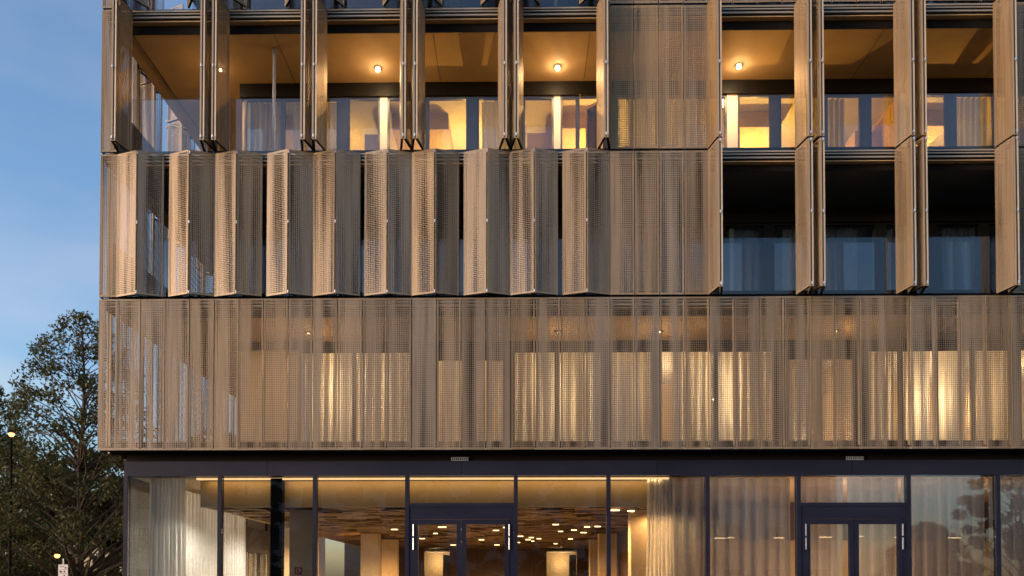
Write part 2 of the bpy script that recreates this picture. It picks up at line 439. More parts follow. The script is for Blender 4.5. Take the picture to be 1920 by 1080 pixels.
# inner corner of the loggias: solid wall going back along the side gallery
for s in (1, 2, 3, 4):
    boxobj('gallery_wall', M['cream_wall'] if s != 2 else M['dark_concrete'], B, 1.98, 2.12, YW+.12, 12, ST[s][2], ST[s][3]-.002)  # second storey coloured dark here too, as if unlit

# --- glass balustrades
def balustrade(s):
    z0, z1 = ST[s][2], ST[s][2]+1.19
    for k in range(0, 44, 4):
        o = MB(); o.box(k*P+.012, (k+4)*P-.012, .148, .16, z0-.05, z1); pn = o.build('balustrade_pane', M['balustrade_glass'], B)
    for i in range(4):
        y0 = .2 + i*2.2
        o = MB(); o.box(-.20, -.188, y0+.012, y0+2.188, z0-.05, z1); o.build('balustrade_pane', M['balustrade_glass'], B)
    boxobj('balustrade_channel', M['black_metal'], B, -.16, XR, .165, .20, z0-.06, z0+.03)
for s in (2, 3, 4): balustrade(s)

# --- loggia glazing: list of (x0, x1, kind)
def window(s, x0, x1, z0, z1, y=YW, fmat='window_frame', fw=.05):
    m = MB()
    m.box(x0, x0+fw, y-.03, y+.05, z0, z1); m.box(x1-fw, x1, y-.03, y+.05, z0, z1)
    m.box(x0+fw, x1-fw, y-.03, y+.05, z1-fw, z1); m.box(x0+fw, x1-fw, y-.03, y+.05, z0, z0+fw)
    o = m.build('window', M[fmat], B)
    q = MB(); q.box(x0+fw, x1-fw, y+.005, y+.017, z0+fw, z1-fw); q.build('pane', M['window_glass'], o)
    return o
def solid(name, mat, x0, x1, z0, z1, y0=YW-.04, y1=YW+.1): return boxobj(name, M[mat], B, x0, x1, y0, y1, z0, z1)

# storey 3
f3, c3 = ST[3][2], ST[3][3]
solid('lintel', 'dark_frame', 1.98, XR, c3-.33, c3-.003, YW-.10, YW+.1)
W3 = [(2.08, 3.03), (3.03, 4.40), (4.62, 5.42), (5.60, 6.58), (6.58, 7.58), (7.80, 8.93), (8.93, 9.68), (9.84, 10.26),
      (11.2, 12.2), (12.4, 13.9), (14.16, 14.99), (15.17, 16.30), (16.30, 17.17), (17.36, 18.10), (18.44, 19.24), (19.42, 20.4), (20.4, 21.4), (21.6, 22.5)]
for a, b in W3: window(3, a, b, f3+.05, c3-.332)
for a, b in ((4.402, 4.618), (7.582, 7.798), (12.202, 12.398), (14.992, 15.168), (17.172, 17.358), (19.242, 19.418)):
    solid('mullion', 'window_frame', a, b, f3, c3-.332, YW-.05, YW+.08)
for a, b in ((5.422, 5.598), (9.682, 9.838), (13.902, 14.158), (18.102, 18.438), (21.402, 21.598)):
    solid('pier', 'white_wall', a, b, f3, c3-.332)
# the open sash
m = MB()
wd, z0, z1 = .62, f3+.05, c3-.34
m.box(0, .06, -.03, .03, z0, z1); m.box(wd-.06, wd, -.03, .03, z0, z1); m.box(.06, wd-.06, -.03, .03, z1-.06, z1); m.box(.06, wd-.06, -.03, .03, z0, z0+.06)
sash = m.build('window', M['bronze_profile'], B); sash.location = (10.90, YW+.02, 0); sash.rotation_euler = (0, 0, R(180-52))
sash['label'] = 'window sash standing open into the room'
q = MB(); q.box(.06, wd-.06, -.006, .006, z0+.06, z1-.06); q.build('pane', M['window_glass'], sash)
solid('mullion', 'window_frame', 10.262, 10.31, f3, c3-.332); solid('mullion', 'window_frame', 10.92, 11.198, f3, c3-.332)

# storey 2 (dark) and storey 4
for s in (2, 4):
    fl, ce = ST[s][2], ST[s][3]
    solid('lintel', 'dark_frame', 1.98, XR, ce-.33, ce-.003, YW-.10, YW+.1)
    x = 2.08
    while x < 26:
        wd = (1.1, 1.45, .95)[int(x*7) % 3]
        window(s, x, min(x+wd, XR), fl+.05, ce-.332, fmat='dark_frame')
        solid('mullion', 'dark_frame', x+wd+.002, x+wd+.148, fl, ce-.332); x += wd+.15
# storey 1
f1, c1 = ST[1][2], ST[1][3]
solid('lintel', 'dark_frame', 1.98, XR, c1-.2, c1-.003, YW-.10, YW+.1)
W1 = [(3.45, 4.8, 0), (4.8, 6.25, 0), (6.80, 7.52, 1), (7.74, 8.50, 1), (8.68, 9.75, 0), (9.75, 10.85, 0), (11.0, 12.1, 0), (12.22, 13.6, 0), (13.6, 15.02, 0),
      (15.30, 16.1, 1), (16.1, 16.96, 1), (17.22, 18.05, 0), (18.05, 18.9, 0), (18.9, 19.8, 0), (19.8, 20.7, 0), (20.9, 21.9, 0), (22, 23, 0)]
edges = 1.98
for a, b, dr in W1:
    top = c1-.202 if not dr else c1-.40
    if a > edges+.01: solid('wall_pier', 'dark_frame' if a > 3.5 else 'cream_wall', edges+.002, a-.002, f1, c1-.202)
    if dr: solid('lintel', 'dark_frame', a, b, top+.002, c1-.202)
    window(1, a, b, f1+.05, top, fmat='dark_frame'); edges = b
solid('wall_pier', 'dark_frame', 23.002, XR, f1, c1-.202)

# --- rooms behind the glazing
def room(s, x0, x1, depth, wall, back, lamps, col=(1, .51, .095), energy=96, ceil='white_wall'):
    fl, ce = ST[s][2], ST[s][3]
    y0, y1 = YW+.11, YW+depth
    boxobj('room_wall', M[wall], B, x1-.05, x1+.05, y0, y1, fl, ce-.15)
    boxobj('room_back_wall', M[back], B, x0+.052, x1-.052, y1, y1+.1, fl, ce-.15)
    boxobj('room_ceiling', M[ceil], B, x0+.052, x1+.05, y0, y1+.1, ce-.145, ce-.14)
    if s == 3:
        boxobj('shading_soffit', M['cream_wall'], B, x0+.06, x0+1.5, y0+.9, y1-.01, ce-.55, ce-.15)  # added lowered box, makes shading lines in the room
        boxobj('wardrobe', M['cream_wall'], B, x1-.72, x1-.052, y0+1.2, y1-.01, fl+.01, ce-.5)
    for (lx, ly, lz, e) in lamps:
        lamp('room_light', 'POINT', (lx, ly, lz), e*energy, col, .12)
solid('room_wall', 'white_wall', 2.13, 2.18, f3, c3-.15, YW+.12, YW+5)
room(3, 2.13, 5.51, 4.0, 'white_wall', 'cream_wall', [(4.2, 4.4, 12.6, .35)])
room(3, 5.51, 9.76, 4.0, 'yellow_wall', 'yellow_wall', [(7.6, 4.2, 12.4, 1.0)])
room(3, 9.76, 14.03, 4.0, 'cream_wall', 'white_wall', [(10.9, 4.0, 12.4, 1.15)])
room(3, 14.03, 18.27, 4.0, 'yellow_wall', 'yellow_wall', [(15.0, 4.0, 12.4, 1.1), (17.6, 3.6, 12.4, 1.0)])
room(3, 18.27, 22.5, 4.0, 'cream_wall', 'cream_wall', [(19.4, 4.0, 12.4, .9)])
solid('room_wall', 'white_wall', 2.13, 2.18, f1, c1-.15, YW+.12, YW+5)
for (a, b, ls) in ((2.13, 6.5, [(4.55, 2.76, 6.32, .62), (5.6, 4.2, 6.6, .5)]), (6.5, 8.58, [(7.8, 4.2, 6.5, .9)]),
                   (8.58, 12.15, [(9.75, 2.76, 6.27, .62), (11.3, 4.4, 6.6, .5)]), (12.15, 15.15, [(13.75, 2.76, 6.3, .7), (12.9, 3.8, 6.5, .35)]),
                   (15.15, 17.1, [(15.9, 4.4, 6.0, .35), (16.3, 2.74, 5.12, .2)]), (17.1, 20.8, [(19.0, 3.0, 6.1, .7), (20.3, 3.8, 6.3, .6)]), (20.8, 24, [(22, 3.8, 6.3, 1.0)])):
    room(1, a, b, 3.6, 'cream_wall', 'cream_wall', ls, col=(1, .66, .33), energy=58)
for (a, b) in ((2.13, 5.5), (5.5, 9.76), (9.76, 14.03), (14.03, 18.27), (18.27, 22.5), (22.5, 26.9)):
    room(2, a, b, 4.0, 'white_wall', 'white_wall', [])
    room(4, a, b, 4.0, 'white_wall', 'white_wall', [])

# --- curtains (each a thing of its own)
def curtain_mesh(length, z0, z1, wave=.13, amp=.035, flare=.0, seed=0):
    r = np.random.default_rng(seed)
    n = max(8, int(length/wave*8)); m = MB(); m.smooth = True
    t = np.linspace(0, 1, n+1); ph = np.cumsum(r.uniform(.7, 1.3, n+1))*(2*math.pi/8)
    am = amp*(0.6+.8*np.interp(t, np.linspace(0, 1, 9), r.uniform(.3, 1, 9)))
    zs = np.linspace(z0, z1, 6)
    for i in range(n+1):
        for j, z in enumerate(zs):
            q = (z1-z)/(z1-z0)
            x = t[i]*length + flare*q*(t[i]-.5)*length + .012*math.sin(3*q+i*.3)
            m.v.append((x, am[i]*(.75+.35*q)*math.sin(ph[i]+.25*math.sin(2.2*q)), z-z0))
    for i in range(n):
        for j in range(5):
            a = i*6+j; m.f.append((a, a+6, a+7, a+1)); m.m.append(0)
    return m
def curtain(x0, x1, y, z0, z1, mat, label, group=None, rz=0.0, **kw):
    m = curtain_mesh(x1-x0, z0, z1, seed=int(abs(x0)*100+z0*7+y*13), **kw)
    o = m.build('curtain', M[mat]); o.location = (x0, y, z0); o.rotation_euler = (0, 0, rz)
    return tag(o, label, 'curtain', group)
G3 = 'curtains in the lit third row of windows'
curtain(2.12, 3.0, YW+.22, f3+.02, c3-.30, 'curtain_blue', 'pale pleated curtain in the leftmost window behind the top glass balustrade', G3)
curtain(3.2, 4.3, YW+.24, f3+.02, c3-.30, 'sheer_grey', 'flat grey sheer curtain in the second window of the lit balcony row', G3, amp=.012)
curtain(7.9, 8.9, YW+.22, f3+.02, c3-.30, 'curtain_blue', 'blue grey curtain beside the bright yellow room on the upper balcony row', G3)
curtain(11.55, 12.15, YW+.22, f3+.02, c3-.30, 'lobby_curtain', 'drawn pale curtain behind the left part of the flat four panel block', G3, wave=.2, amp=.05)
curtain(12.42, 13.45, YW+.22, f3+.02, c3-.30, 'lobby_curtain', 'drawn pale curtain behind the right part of the flat four panel block', G3, wave=.2, amp=.05)
curtain(16.2, 16.86, YW+.22, f3+.02, c3-.30, 'curtain_blue', 'blue grey curtain left of a narrow yellow pane on the upper right balcony', G3)
curtain(19.55, 20.35, YW+.22, f3+.02, c3-.30, 'curtain_blue', 'greyish curtain near the right edge of the upper lit balcony row', G3)
G2 = 'curtains in the dark second row of windows'
for (a, b, lab) in ((14.1, 14.7, 'dim curtain in the left dark bay behind blue reflecting balustrade glass'),
                    (15.3, 15.8, 'narrow dim curtain at the right side of the left dark bay'),
                    (16.35, 17.1, 'dim white curtain in the middle dark bay below the yellow windows'),
                    (17.5, 18.0, 'second dim curtain, right half of the middle dark bay'),
                    (19.2, 20.0, 'dim pleated curtain in the rightmost dark bay')):
    curtain(a, b, YW+.2, ST[2][2]+.02, ST[2][3]-.35, 'curtain_blue', lab, G2)
G1 = 'curtains glowing behind the lower perforated panels'
for (a, b, mt, lab) in ((3.5, 4.75, 'sheer_white', 'glowing white curtain in the leftmost lit window behind the perforated panels'),
                    (4.85, 6.2, 'sheer_white', 'bright glowing curtain in second lit window behind lower perforated panels'),
                    (6.83, 7.5, 'door_sheer', 'dim curtain in the left of two narrow balcony doors behind the panels'),
                    (7.77, 8.47, 'door_sheer', 'dim curtain in the right of the two narrow balcony doors behind panels'),
                    (8.72, 9.72, 'sheer_white', 'bright curtain just left of the facade middle behind lower perforated panels'),
                    (9.8, 10.8, 'sheer_white', 'bright curtain just right of the facade middle behind lower perforated panels'),
                    (11.05, 12.05, 'sheer_white', 'soft glowing curtain below the flat four panel block'),
                    (12.6, 13.55, 'sheer_white', 'glowing curtain right of a dark handle shape behind the perforated panels'),
                    (13.65, 14.95, 'sheer_white', 'brightest glowing curtain with a lamp behind it on the right'),
                    (15.35, 16.0, 'door_sheer', 'dim reddish curtain in the left of the right hand door pair'),
                    (17.25, 18.0, 'sheer_white', 'softly glowing curtain below the second fin pair on the right'),
                    (18.1, 18.85, 'sheer_white', 'glowing curtain between the right fin pair and the last bright gap'),
                    (19.0, 19.7, 'sheer_white', 'glowing curtain left of the last dark strip on the right'),
                    (20.0, 20.65, 'sheer_white', 'glowing curtain cut by the right edge of the picture')):
    curtain(a, b, YW+.2, f1+.02, c1-.2, mt, lab, G1, amp=.05, wave=.2)

# --- balcony ceiling lamps
LAMPS = [(1.71, 1.48, 'small warm ceiling lamp in the left corner of the top balcony'),
         (5.47, 1.48, 'starry warm ceiling lamp above the first white pier from the left'),
         (9.74, 1.48, 'warm ceiling lamp above the middle white pier next to the open window sash'),
         (14.02, 1.48, 'warm ceiling lamp just right of the flat four panel block'),
         (22.9, 1.48, 'warm ceiling lamp on the top balcony beyond the rightmost fin')]
for i, (x, y, lab) in enumerate(LAMPS):
    t = tag(empty('ceiling_lamp', (x, y, c3)), lab, 'ceiling lamp', 'lamps in the top balcony ceiling')
    if not i: t.scale = (.55, .55, .55)
    m = MB(); m.lathe((0, 0, 0), [(0, -.004), (.095, -.004), (.095, -.022), (.07, -.024)], 14); m.build('housing', M['dark_frame'], t)
    m = MB(); m.lathe((0, 0, -.022), [(.05, 0), (.05, -.04), (.035, -.06), (0, -.066)], 14); m.smooth = True; m.build('bulb', M['lamp_glow'], t)
    sp = lamp('lamp_and_fill_light', 'SPOT', (x, y, c3-.16), 26 if i else 10, (1, .56, .22), .06)
    lamp('lamp_and_fill_light', 'POINT', (x, y-.1, c3-1.0), 13 if i else 6, (1, .52, .16), .15)  # added fill below the lamp, brightens the ceiling evenly
    sp.data.spot_size = R(165); sp.data.spot_blend = .6; sp.data.shadow_soft_size = .06

for (x, lab) in ((3.9, 'dim ceiling lamp behind the lower perforated panels on the left'), (9.75, 'dim ceiling lamp behind the lower perforated panels near the middle'),
                 (12.1, 'dim ceiling lamp behind the lower panels under the flat four panel block'), (16.2, 'dim ceiling lamp behind the lower panels on the right')):
    t = tag(empty('ceiling_lamp', (x, 1.3, c1)), lab, 'ceiling lamp', 'lamps in the lower loggia ceiling')
    m = MB(); m.lathe((0, 0, 0), [(0, -.004), (.095, -.004), (.095, -.022), (.07, -.024)], 14); m.build('housing', M['dark_frame'], t)
    m = MB(); m.lathe((0, 0, -.022), [(.03, 0), (.026, -.02), (0, -.026)], 14); m.smooth = True; m.build('bulb', M['strip_glow'], t)
    lamp('lamp_and_fill_light', 'POINT', (x, 1.2, c1-.8), 11, (1, .60, .28), .12)  # hung well below the bulb as added fill for the ceiling

# ------------------------------------------------------------------ ground floor
YG = .50
HZ0, HZ1 = 4.07, 4.595
fx = [-.02, 3.2, 7.54, 11.9, 16.2, 20.5, 24, XR]
for a, b in zip(fx[:-1], fx[1:]): boxobj('fascia', M['navy_metal'], B, a+.004, b-.004, YG-.03, YG+.12, HZ0, 4.40)
boxobj('fascia', M['black_metal'], B, .02, XR, YG+.02, YG+.12, 4.402, 4.598)
boxobj('fascia', M['navy_metal'], B, -.02, .13, YG+.122, 14, HZ0, 4.598)
MU = [.03, 2.14, 4.27, 6.33, 8.75, 10.81, 13.0, 15.01, 17.43, 19.39, 21.6, 23.8, 26]
for i, x in enumerate(MU):
    boxobj('mullion', M['navy_metal'], B, x-.045, x+.045, YG-.05, YG+.10, .12, HZ0-.002)
DOORS = (3, 7)
for i in range(len(MU)-1):
    a, b = MU[i]+.046, MU[i+1]-.046
    if i not in DOORS:
        m = MB(); m.box(a, b, YG, YG+.012, .14, HZ0-.004); m.build('shop_window', M['shop_glass'], B)
    else:
        m = MB(); m.box(a, b, YG, YG+.012, 3.46, HZ0-.004); m.build('transom_pane', M['shop_glass'], B)
        boxobj('transom_bar', M['navy_metal'], B, a, b, YG-.045, YG+.09, 3.37, 3.457)
        d = boxobj('door', M['navy_metal'], B, a, b, YG-.03, YG+.07, 3.10, 3.367)
        c = (a+b)/2
        boxobj('door_frame', M['navy_metal'], d, a, a+.10, YG-.03, YG+.07, .12, 3.098); boxobj('door_frame', M['navy_metal'], d, b-.10, b, YG-.03, YG+.07, .12, 3.098)
        for (p, q) in ((a+.102, c-.004), (c+.004, b-.102)):
            m = MB(); st = .10
            m.box(p, p+st, YG-.045, YG+.045, .14, 3.09); m.box(q-st, q, YG-.045, YG+.045, .14, 3.09)
            m.box(p+st, q-st, YG-.045, YG+.045, 2.98, 3.09); m.box(p+st, q-st, YG-.045, YG+.045, .14, .36)
            m.build('door_leaf', M['navy_metal'], d)
            m = MB(); m.box(p+st, q-st, YG-.006, YG+.006, .36, 2.98); m.build('pane', M['shop_glass'], d)
        for hx in (a+.10, b-.10):
            for hz in (2.72, 2.42):
                m = MB(); m.tube([(hx, YG-.06, hz), (hx, YG-.06, hz+.26)], .016, 8); m.build('hinge', M['steel_bolt'], d)
        for hx in (c-.16, c+.16):
            m = MB(); m.tube([(hx, YG-.09, .95), (hx, YG-.09, 1.55)], .018, 8); m.build('handle', M['steel_bolt'], d)
# left return glazing
for y in (3.0, 5.6, 8.2, 10.8, 13.4):
    boxobj('mullion', M['navy_metal'], B, -.015, .075, y-.045, y+.045, .12, HZ0-.002)
ys = [YG+.10, 3.0, 5.6, 8.2, 10.8, 13.4]
for a, b in zip(ys[:-1], ys[1:]):
    m = MB(); m.box(.03, .042, a+.046, b-.046, .14, HZ0-.004); m.build('shop_window', M['shop_glass'], B)
# two little louvred grilles on the fascia
for gx in (7.50, 16.25):
    m = MB(); m.box(gx-.19, gx+.19, YG-.055, YG-.031, 4.40, 4.415); m.box(gx-.19, gx+.19, YG-.055, YG-.031, 4.46, 4.475)
    gr = m.build('fascia_grille', M['galvanised'], B)
    for j in range(9):
        x = gx-.18+j*.045; m = MB(); m.box(x-.010, x+.010, YG-.05, YG-.031, 4.416, 4.459); m.build('grille_bar', M['galvanised'], gr)

# --- lobby
FL = .12; CZ = 3.46
boxobj('lobby_floor', M['paving'], B, .1, XR, YG+.1, YB, .0, FL)
bh = boxobj('bulkhead', M['ochre_bulkhead'], B, 1.5, 12.3, 1.0, 1.10, CZ-.03, 4.02)
boxobj('bulkhead', M['ochre_bulkhead'], B, 1.5, 1.6, 1.102, 20, CZ-.03, 4.02)
boxobj('bulkhead_edge', M['bronze_profile'], B, 1.49, 12.3, .985, 1.0, CZ-.045, CZ-.031)
boxobj('lobby_soffit', M['cream_wall'], B, .08, XR, YG+.13, YB, 4.06, 4.10)
boxobj('cove_light', M['cove_glow'], B, 1.5, 12.2, YG+.25, YG+.31, 4.02, 4.058)
cv = lamp('cove_lamp', 'AREA', (6.85, YG+.30, 4.015), 9, (1, .62, .27), 10.4, (R(38), 0, 0)); cv.data.shape = 'RECTANGLE'; cv.data.size_y = .05
# board ceiling: rough timber boards hung at uneven heights
boxobj('lobby_ceiling', M['walnut_wall'], B, 1.6, 12.3, 1.12, 22.4, CZ+.10, CZ+.14)
m = MB()
y = 1.2
while y < 22.2:
    dy = random.uniform(.10, .17) * (1 if y < 10 else 1.7)
    x = 1.62 + random.uniform(-.3, 0)
    while x < 12.25:
        ln = random.uniform(.3, 1.3)
        x1 = min(x+ln, 12.28); x0 = max(x, 1.62)
        if x1-x0 > .05:
            z = CZ + random.uniform(-.02, .06)
            Mx = Matrix.Translation(((x0+x1)/2, y, z)) @ Matrix.Rotation(random.uniform(-.05, .05), 4, 'Y') @ Matrix.Rotation(random.uniform(-.25, .25), 4, 'X')
            m.box(-(x1-x0)/2+.008, (x1-x0)/2-.008, -dy*.48, dy*.48, -.008, .008, 0, Mx)
        x += ln
    y += dy
tag(m.build('ceiling_boards', M['wood_board'], B), kind='stuff')
ceiling_part = boxobj('ceiling_frame', M['walnut_wall'], B, 1.602, 12.29, 22.25, 22.36, CZ, CZ+.1)
spots = [(2.95, 2.1), (7.2, 1.9), (7.7, 2.1), (11.1, 1.7), (11.5, 1.9), (4.9, 8.2), (5.4, 9.6), (6.0, 10.2), (6.2, 5.8), (6.5, 7.2), (7.0, 8.2), (9.9, 6.2),
         (10.9, 7.2), (10.6, 8.6), (10.2, 9.2), (11.0, 9.8), (11.2, 7.0), (8.6, 9.6), (8.7, 10.6), (8.9, 11.8), (9.3, 12.6), (9.6, 13.3), (9.2, 14), (9.4, 15), (8.8, 16), (7.4, 14), (6.6, 15.5), (7.9, 18),
         (10.8, 13.5), (10.4, 17), (6.0, 18), (8.4, 7.4), (8.1, 8.7), (5.2, 13.2)]
for (x, y) in spots:
    wd = random.uniform(.10, .26); m = MB()
    Mx = Matrix.Translation((x, y, CZ-.055)) @ Matrix.Rotation(random.uniform(-.06, .06), 4, 'Z')
    m.box(-wd/2, wd/2, -.022, .022, -.012, .012, 0, Mx); m.build('light_strip', M['strip_glow'], ceiling_part)
for (x, y, e) in ((2.0, 1.9, 55), (2.6, 6.0, 90), (12.2, 1.6, 9), (7.0, 3.4, 110), (10.6, 3.0, 60), (8, 8.5, 150), (8, 16, 170), (3.0, 11, 90)):  # the front corner ones are added fills for the curtains
    ll = lamp('lobby_and_fill_light', 'SPOT', (x, y, 3.34), e*(4.2 if x > 2.8 else 2.4), (1, .56, .22) if x > 2.8 else (1, .88, .72), .1); ll.data.spot_size = R(172); ll.data.spot_blend = .5; ll.data.shadow_soft_size = .06
# columns
for (x, y, wd) in ((3.35, 1.75, .58), (3.37, 10.6, .62), (3.5, 14.2, .6), (11.5, 1.9, .58), (11.6, 10.6, .6), (11.6, 14.2, .6)):
    boxobj('column', M['cream_wall'], B, x, x+wd, y, y+.5, FL, CZ-.03)
boxobj('steel_post', M['black_metal'], B, 3.2, 3.46, .72, .94, FL, 4.05)
# back wall with two bright openings
yb = 22.4
for (a, b) in ((1.6, 4.2), (5.9, 7.05), (7.6, 9.85), (11.35, 14)):
    pass
SEG = [(1.6, 3.6), (3.6, 4.28), (5.52, 6.3), (6.3, 7.9), (7.9, 10.2), (11.7, 12.4)]
SEG = [(1.6, 4.25, 'walnut_wall'), (5.48, 7.9, 'walnut_wall'), (7.9, 10.22, 'walnut_wall'), (11.68, 14, 'walnut_wall')]
for a, b, mt in SEG: boxobj('wood_panel', M[mt], B, a+.004, b-.004, yb, yb+.1, FL, CZ+.1)
for a, b in ((4.25, 5.48), (10.22, 11.68)):
    boxobj('niche_back', M['cream_wall'], B, a-.3, b+.3, yb+1.2, yb+1.3, FL, CZ+.1)
    boxobj('niche_soffit', M['white_wall'], B, a, b, yb+.102, yb+1.198, 3.30, 3.36)
    boxobj('niche_jamb', M['dark_concrete'], B, b-.35, b-.004, yb+.3, yb+.5, FL, 3.15)
    lamp('niche_light', 'POINT', ((a+b)/2, yb+.6, 2.75), 12, (1, .66, .32), .12)
boxobj('side_wall', M['walnut_wall'], B, 12.32, 12.42, 2.5, yb, FL, CZ+.1)
# right hand rooms behind the closed sheer curtains
boxobj('room_back_wall', M['cream_wall'], B, 12.45, XR, 6.4, 6.5, FL, 2.95)
boxobj('room_back_wall', M['walnut_wall'], B, 12.45, XR, 6.3, 6.398, 2.952, 4.05)  # dark above and pale below, imitating a band of light on the wall
for x in (13.9, 16.2, 18.4, 20.6): lamp('curtain_fill_light', 'POINT', (x, 1.75, 3.5), 3.5, (1, .93, .86), .2)  # added fills without fixtures, brighten the sheer curtains
for (x, e) in ((14.4, .6), (15.65, 50), (16.8, 50), (19.0, 4), (21, 4)):
    lamp('bar_light', 'POINT', (x, 2.3, 1.3), e, (1, .52, .22), .1)
for (x, y, wd) in ((14.05, 4.2, .3), (14.35, 4.0, .16), (15.6, 4.1, .25), (16.7, 3.8, .3), (17.4, 3.5, .3), (18.7, 3.9, .35), (20.2, 4.1, .3)):
    o = boxobj('pendant_strip', M['strip_glow'], B, x, x+wd, y, y+.08, 2.88, 2.90)

GL = 'curtains inside the ground floor glazing'
curtain(.42, 1.22, YG+.28, FL+.01, 4.05, 'lobby_curtain', 'white sheer curtain gathered in the left corner of the ground floor', GL, wave=.09, amp=.05, flare=.16)
def side_curtain(y0, y1, lab):
    m = curtain_mesh(y1-y0, FL+.01, 3.95, seed=int(y0*10), wave=.22, amp=.06)
    o = m.build('curtain', M['lobby_curtain']); o.location = (.62, y0, FL+.01); o.rotation_euler = (0, 0, math.pi/2)
    tag(o, lab, 'curtain', GL)
side_curtain(.95, 6.7, 'long cream curtain running back along the left side glass of the lobby')
side_curtain(10.5, 17, 'far cream curtain behind the first lobby column, along the left side')
curtain(11.72, 12.30, YG+.30, FL+.01, 4.05, 'lobby_curtain', 'bunched pale blue white curtain right of the open lobby glazing', GL, wave=.08, amp=.05, flare=.22)
for (a, b, lab) in ((12.25, 13.0, 'greyish sheer curtain just right of the bunched one'),
                    (13.05, 14.98, 'wide grey sheer curtain filling the pane left of the right entrance door'),
                    (15.05, 16.16, 'orange lit curtain behind the left leaf of right entrance door'),
                    (16.24, 17.4, 'orange lit curtain behind the right leaf of right entrance door'),
                    (17.46, 19.36, 'sheer curtain right of the entrance door with sky and tree reflection over it'),
                    (19.42, 21.5, 'sheer curtain in the last pane at the right edge of the ground floor')):
    curtain(a, b, YG+.34, FL+.01, 4.05, 'sheer_grey', lab, GL, wave=.27, amp=.085)
# glazed side door seen behind the long curtain
d = boxobj('side_door', M['window_frame'], B, .12, .2, 6.9, 10.4, 2.7, 3.5)
for y in (6.95, 8.3, 9.1, 10.3):
    boxobj('door_frame', M['galvanised'], d, .12, .2, y-.05, y+.05, FL, 2.698)

# fire hose sign on the first column
t = tag(empty('fire_hose_sign', (3.57, 1.748, 1.97)), 'small red square fire hose sign with white symbol on the first lobby column', 'sign')
m = MB(); m.box(-.09, .09, -.012, 0, -.09, .09); m.build('plate', M['sign_red'], t)
m = MB()
pts = [(-.045 + .0, -.016, .05)] + [(.005+.045*math.cos(a), -.016, .02+.04*math.sin(a)) for a in np.linspace(2.4, -1.6, 12)] + [(-.01, -.016, -.06)]
m.tube(pts, .008, 6); m.box(-.05, -.036, -.018, -.0125, -.06, .04); m.box(.02, .034, -.018, -.0125, -.02, .035)
m.build('symbol', M['sign_white'], t)

# lamps glowing behind the curtains of the lower storey
for (x, z, lab) in ((4.55, 6.32, 'round lamp glowing through the brightest left curtain of the lower storey'),
                    (9.75, 6.27, 'round lamp glowing through the curtain near the facade middle'),
                    (13.75, 6.3, 'round lamp glowing through the brightest right curtain'),
                    (16.35, 5.12, 'low lamp shining at the foot of the right hand door pair'),
                    (18.9, 5.2, 'low lamp shining behind curtain near the right edge')):
    t = tag(empty('wall_lamp', (x, YW+.75, z)), lab, 'lamp', 'room lamps behind the curtains')
    m = MB(); m.lathe((0, 0, 0), [(.0, -.05), (.035, -.035), (.05, 0), (.035, .035), (0, .05)], 12); m.smooth = True; m.build('globe', M['globe_glow'], t)
    m = MB(); m.tube([(0, .0, -.05), (0, .0, -.22), (0, .05, -.3)], .012, 6); m.build('arm', M['black_metal'], t)
# the slim flag pole on the left balcony
fp = MB(); fp.tube([(0, 0, 0), (0, 0, c3-ST[3][2]-.16)], .035, 10); fp.tube([(0, 0, c3-ST[3][2]-.16), (0, 0, c3-ST[3][2]-.005)], .05, 10)
o = fp.build('balcony_pole', M['galvanised']); o.location = (3.22, .75, ST[3][2])
tag(o, 'slim pale metal pole standing on the left balcony up to its ceiling', 'pole')

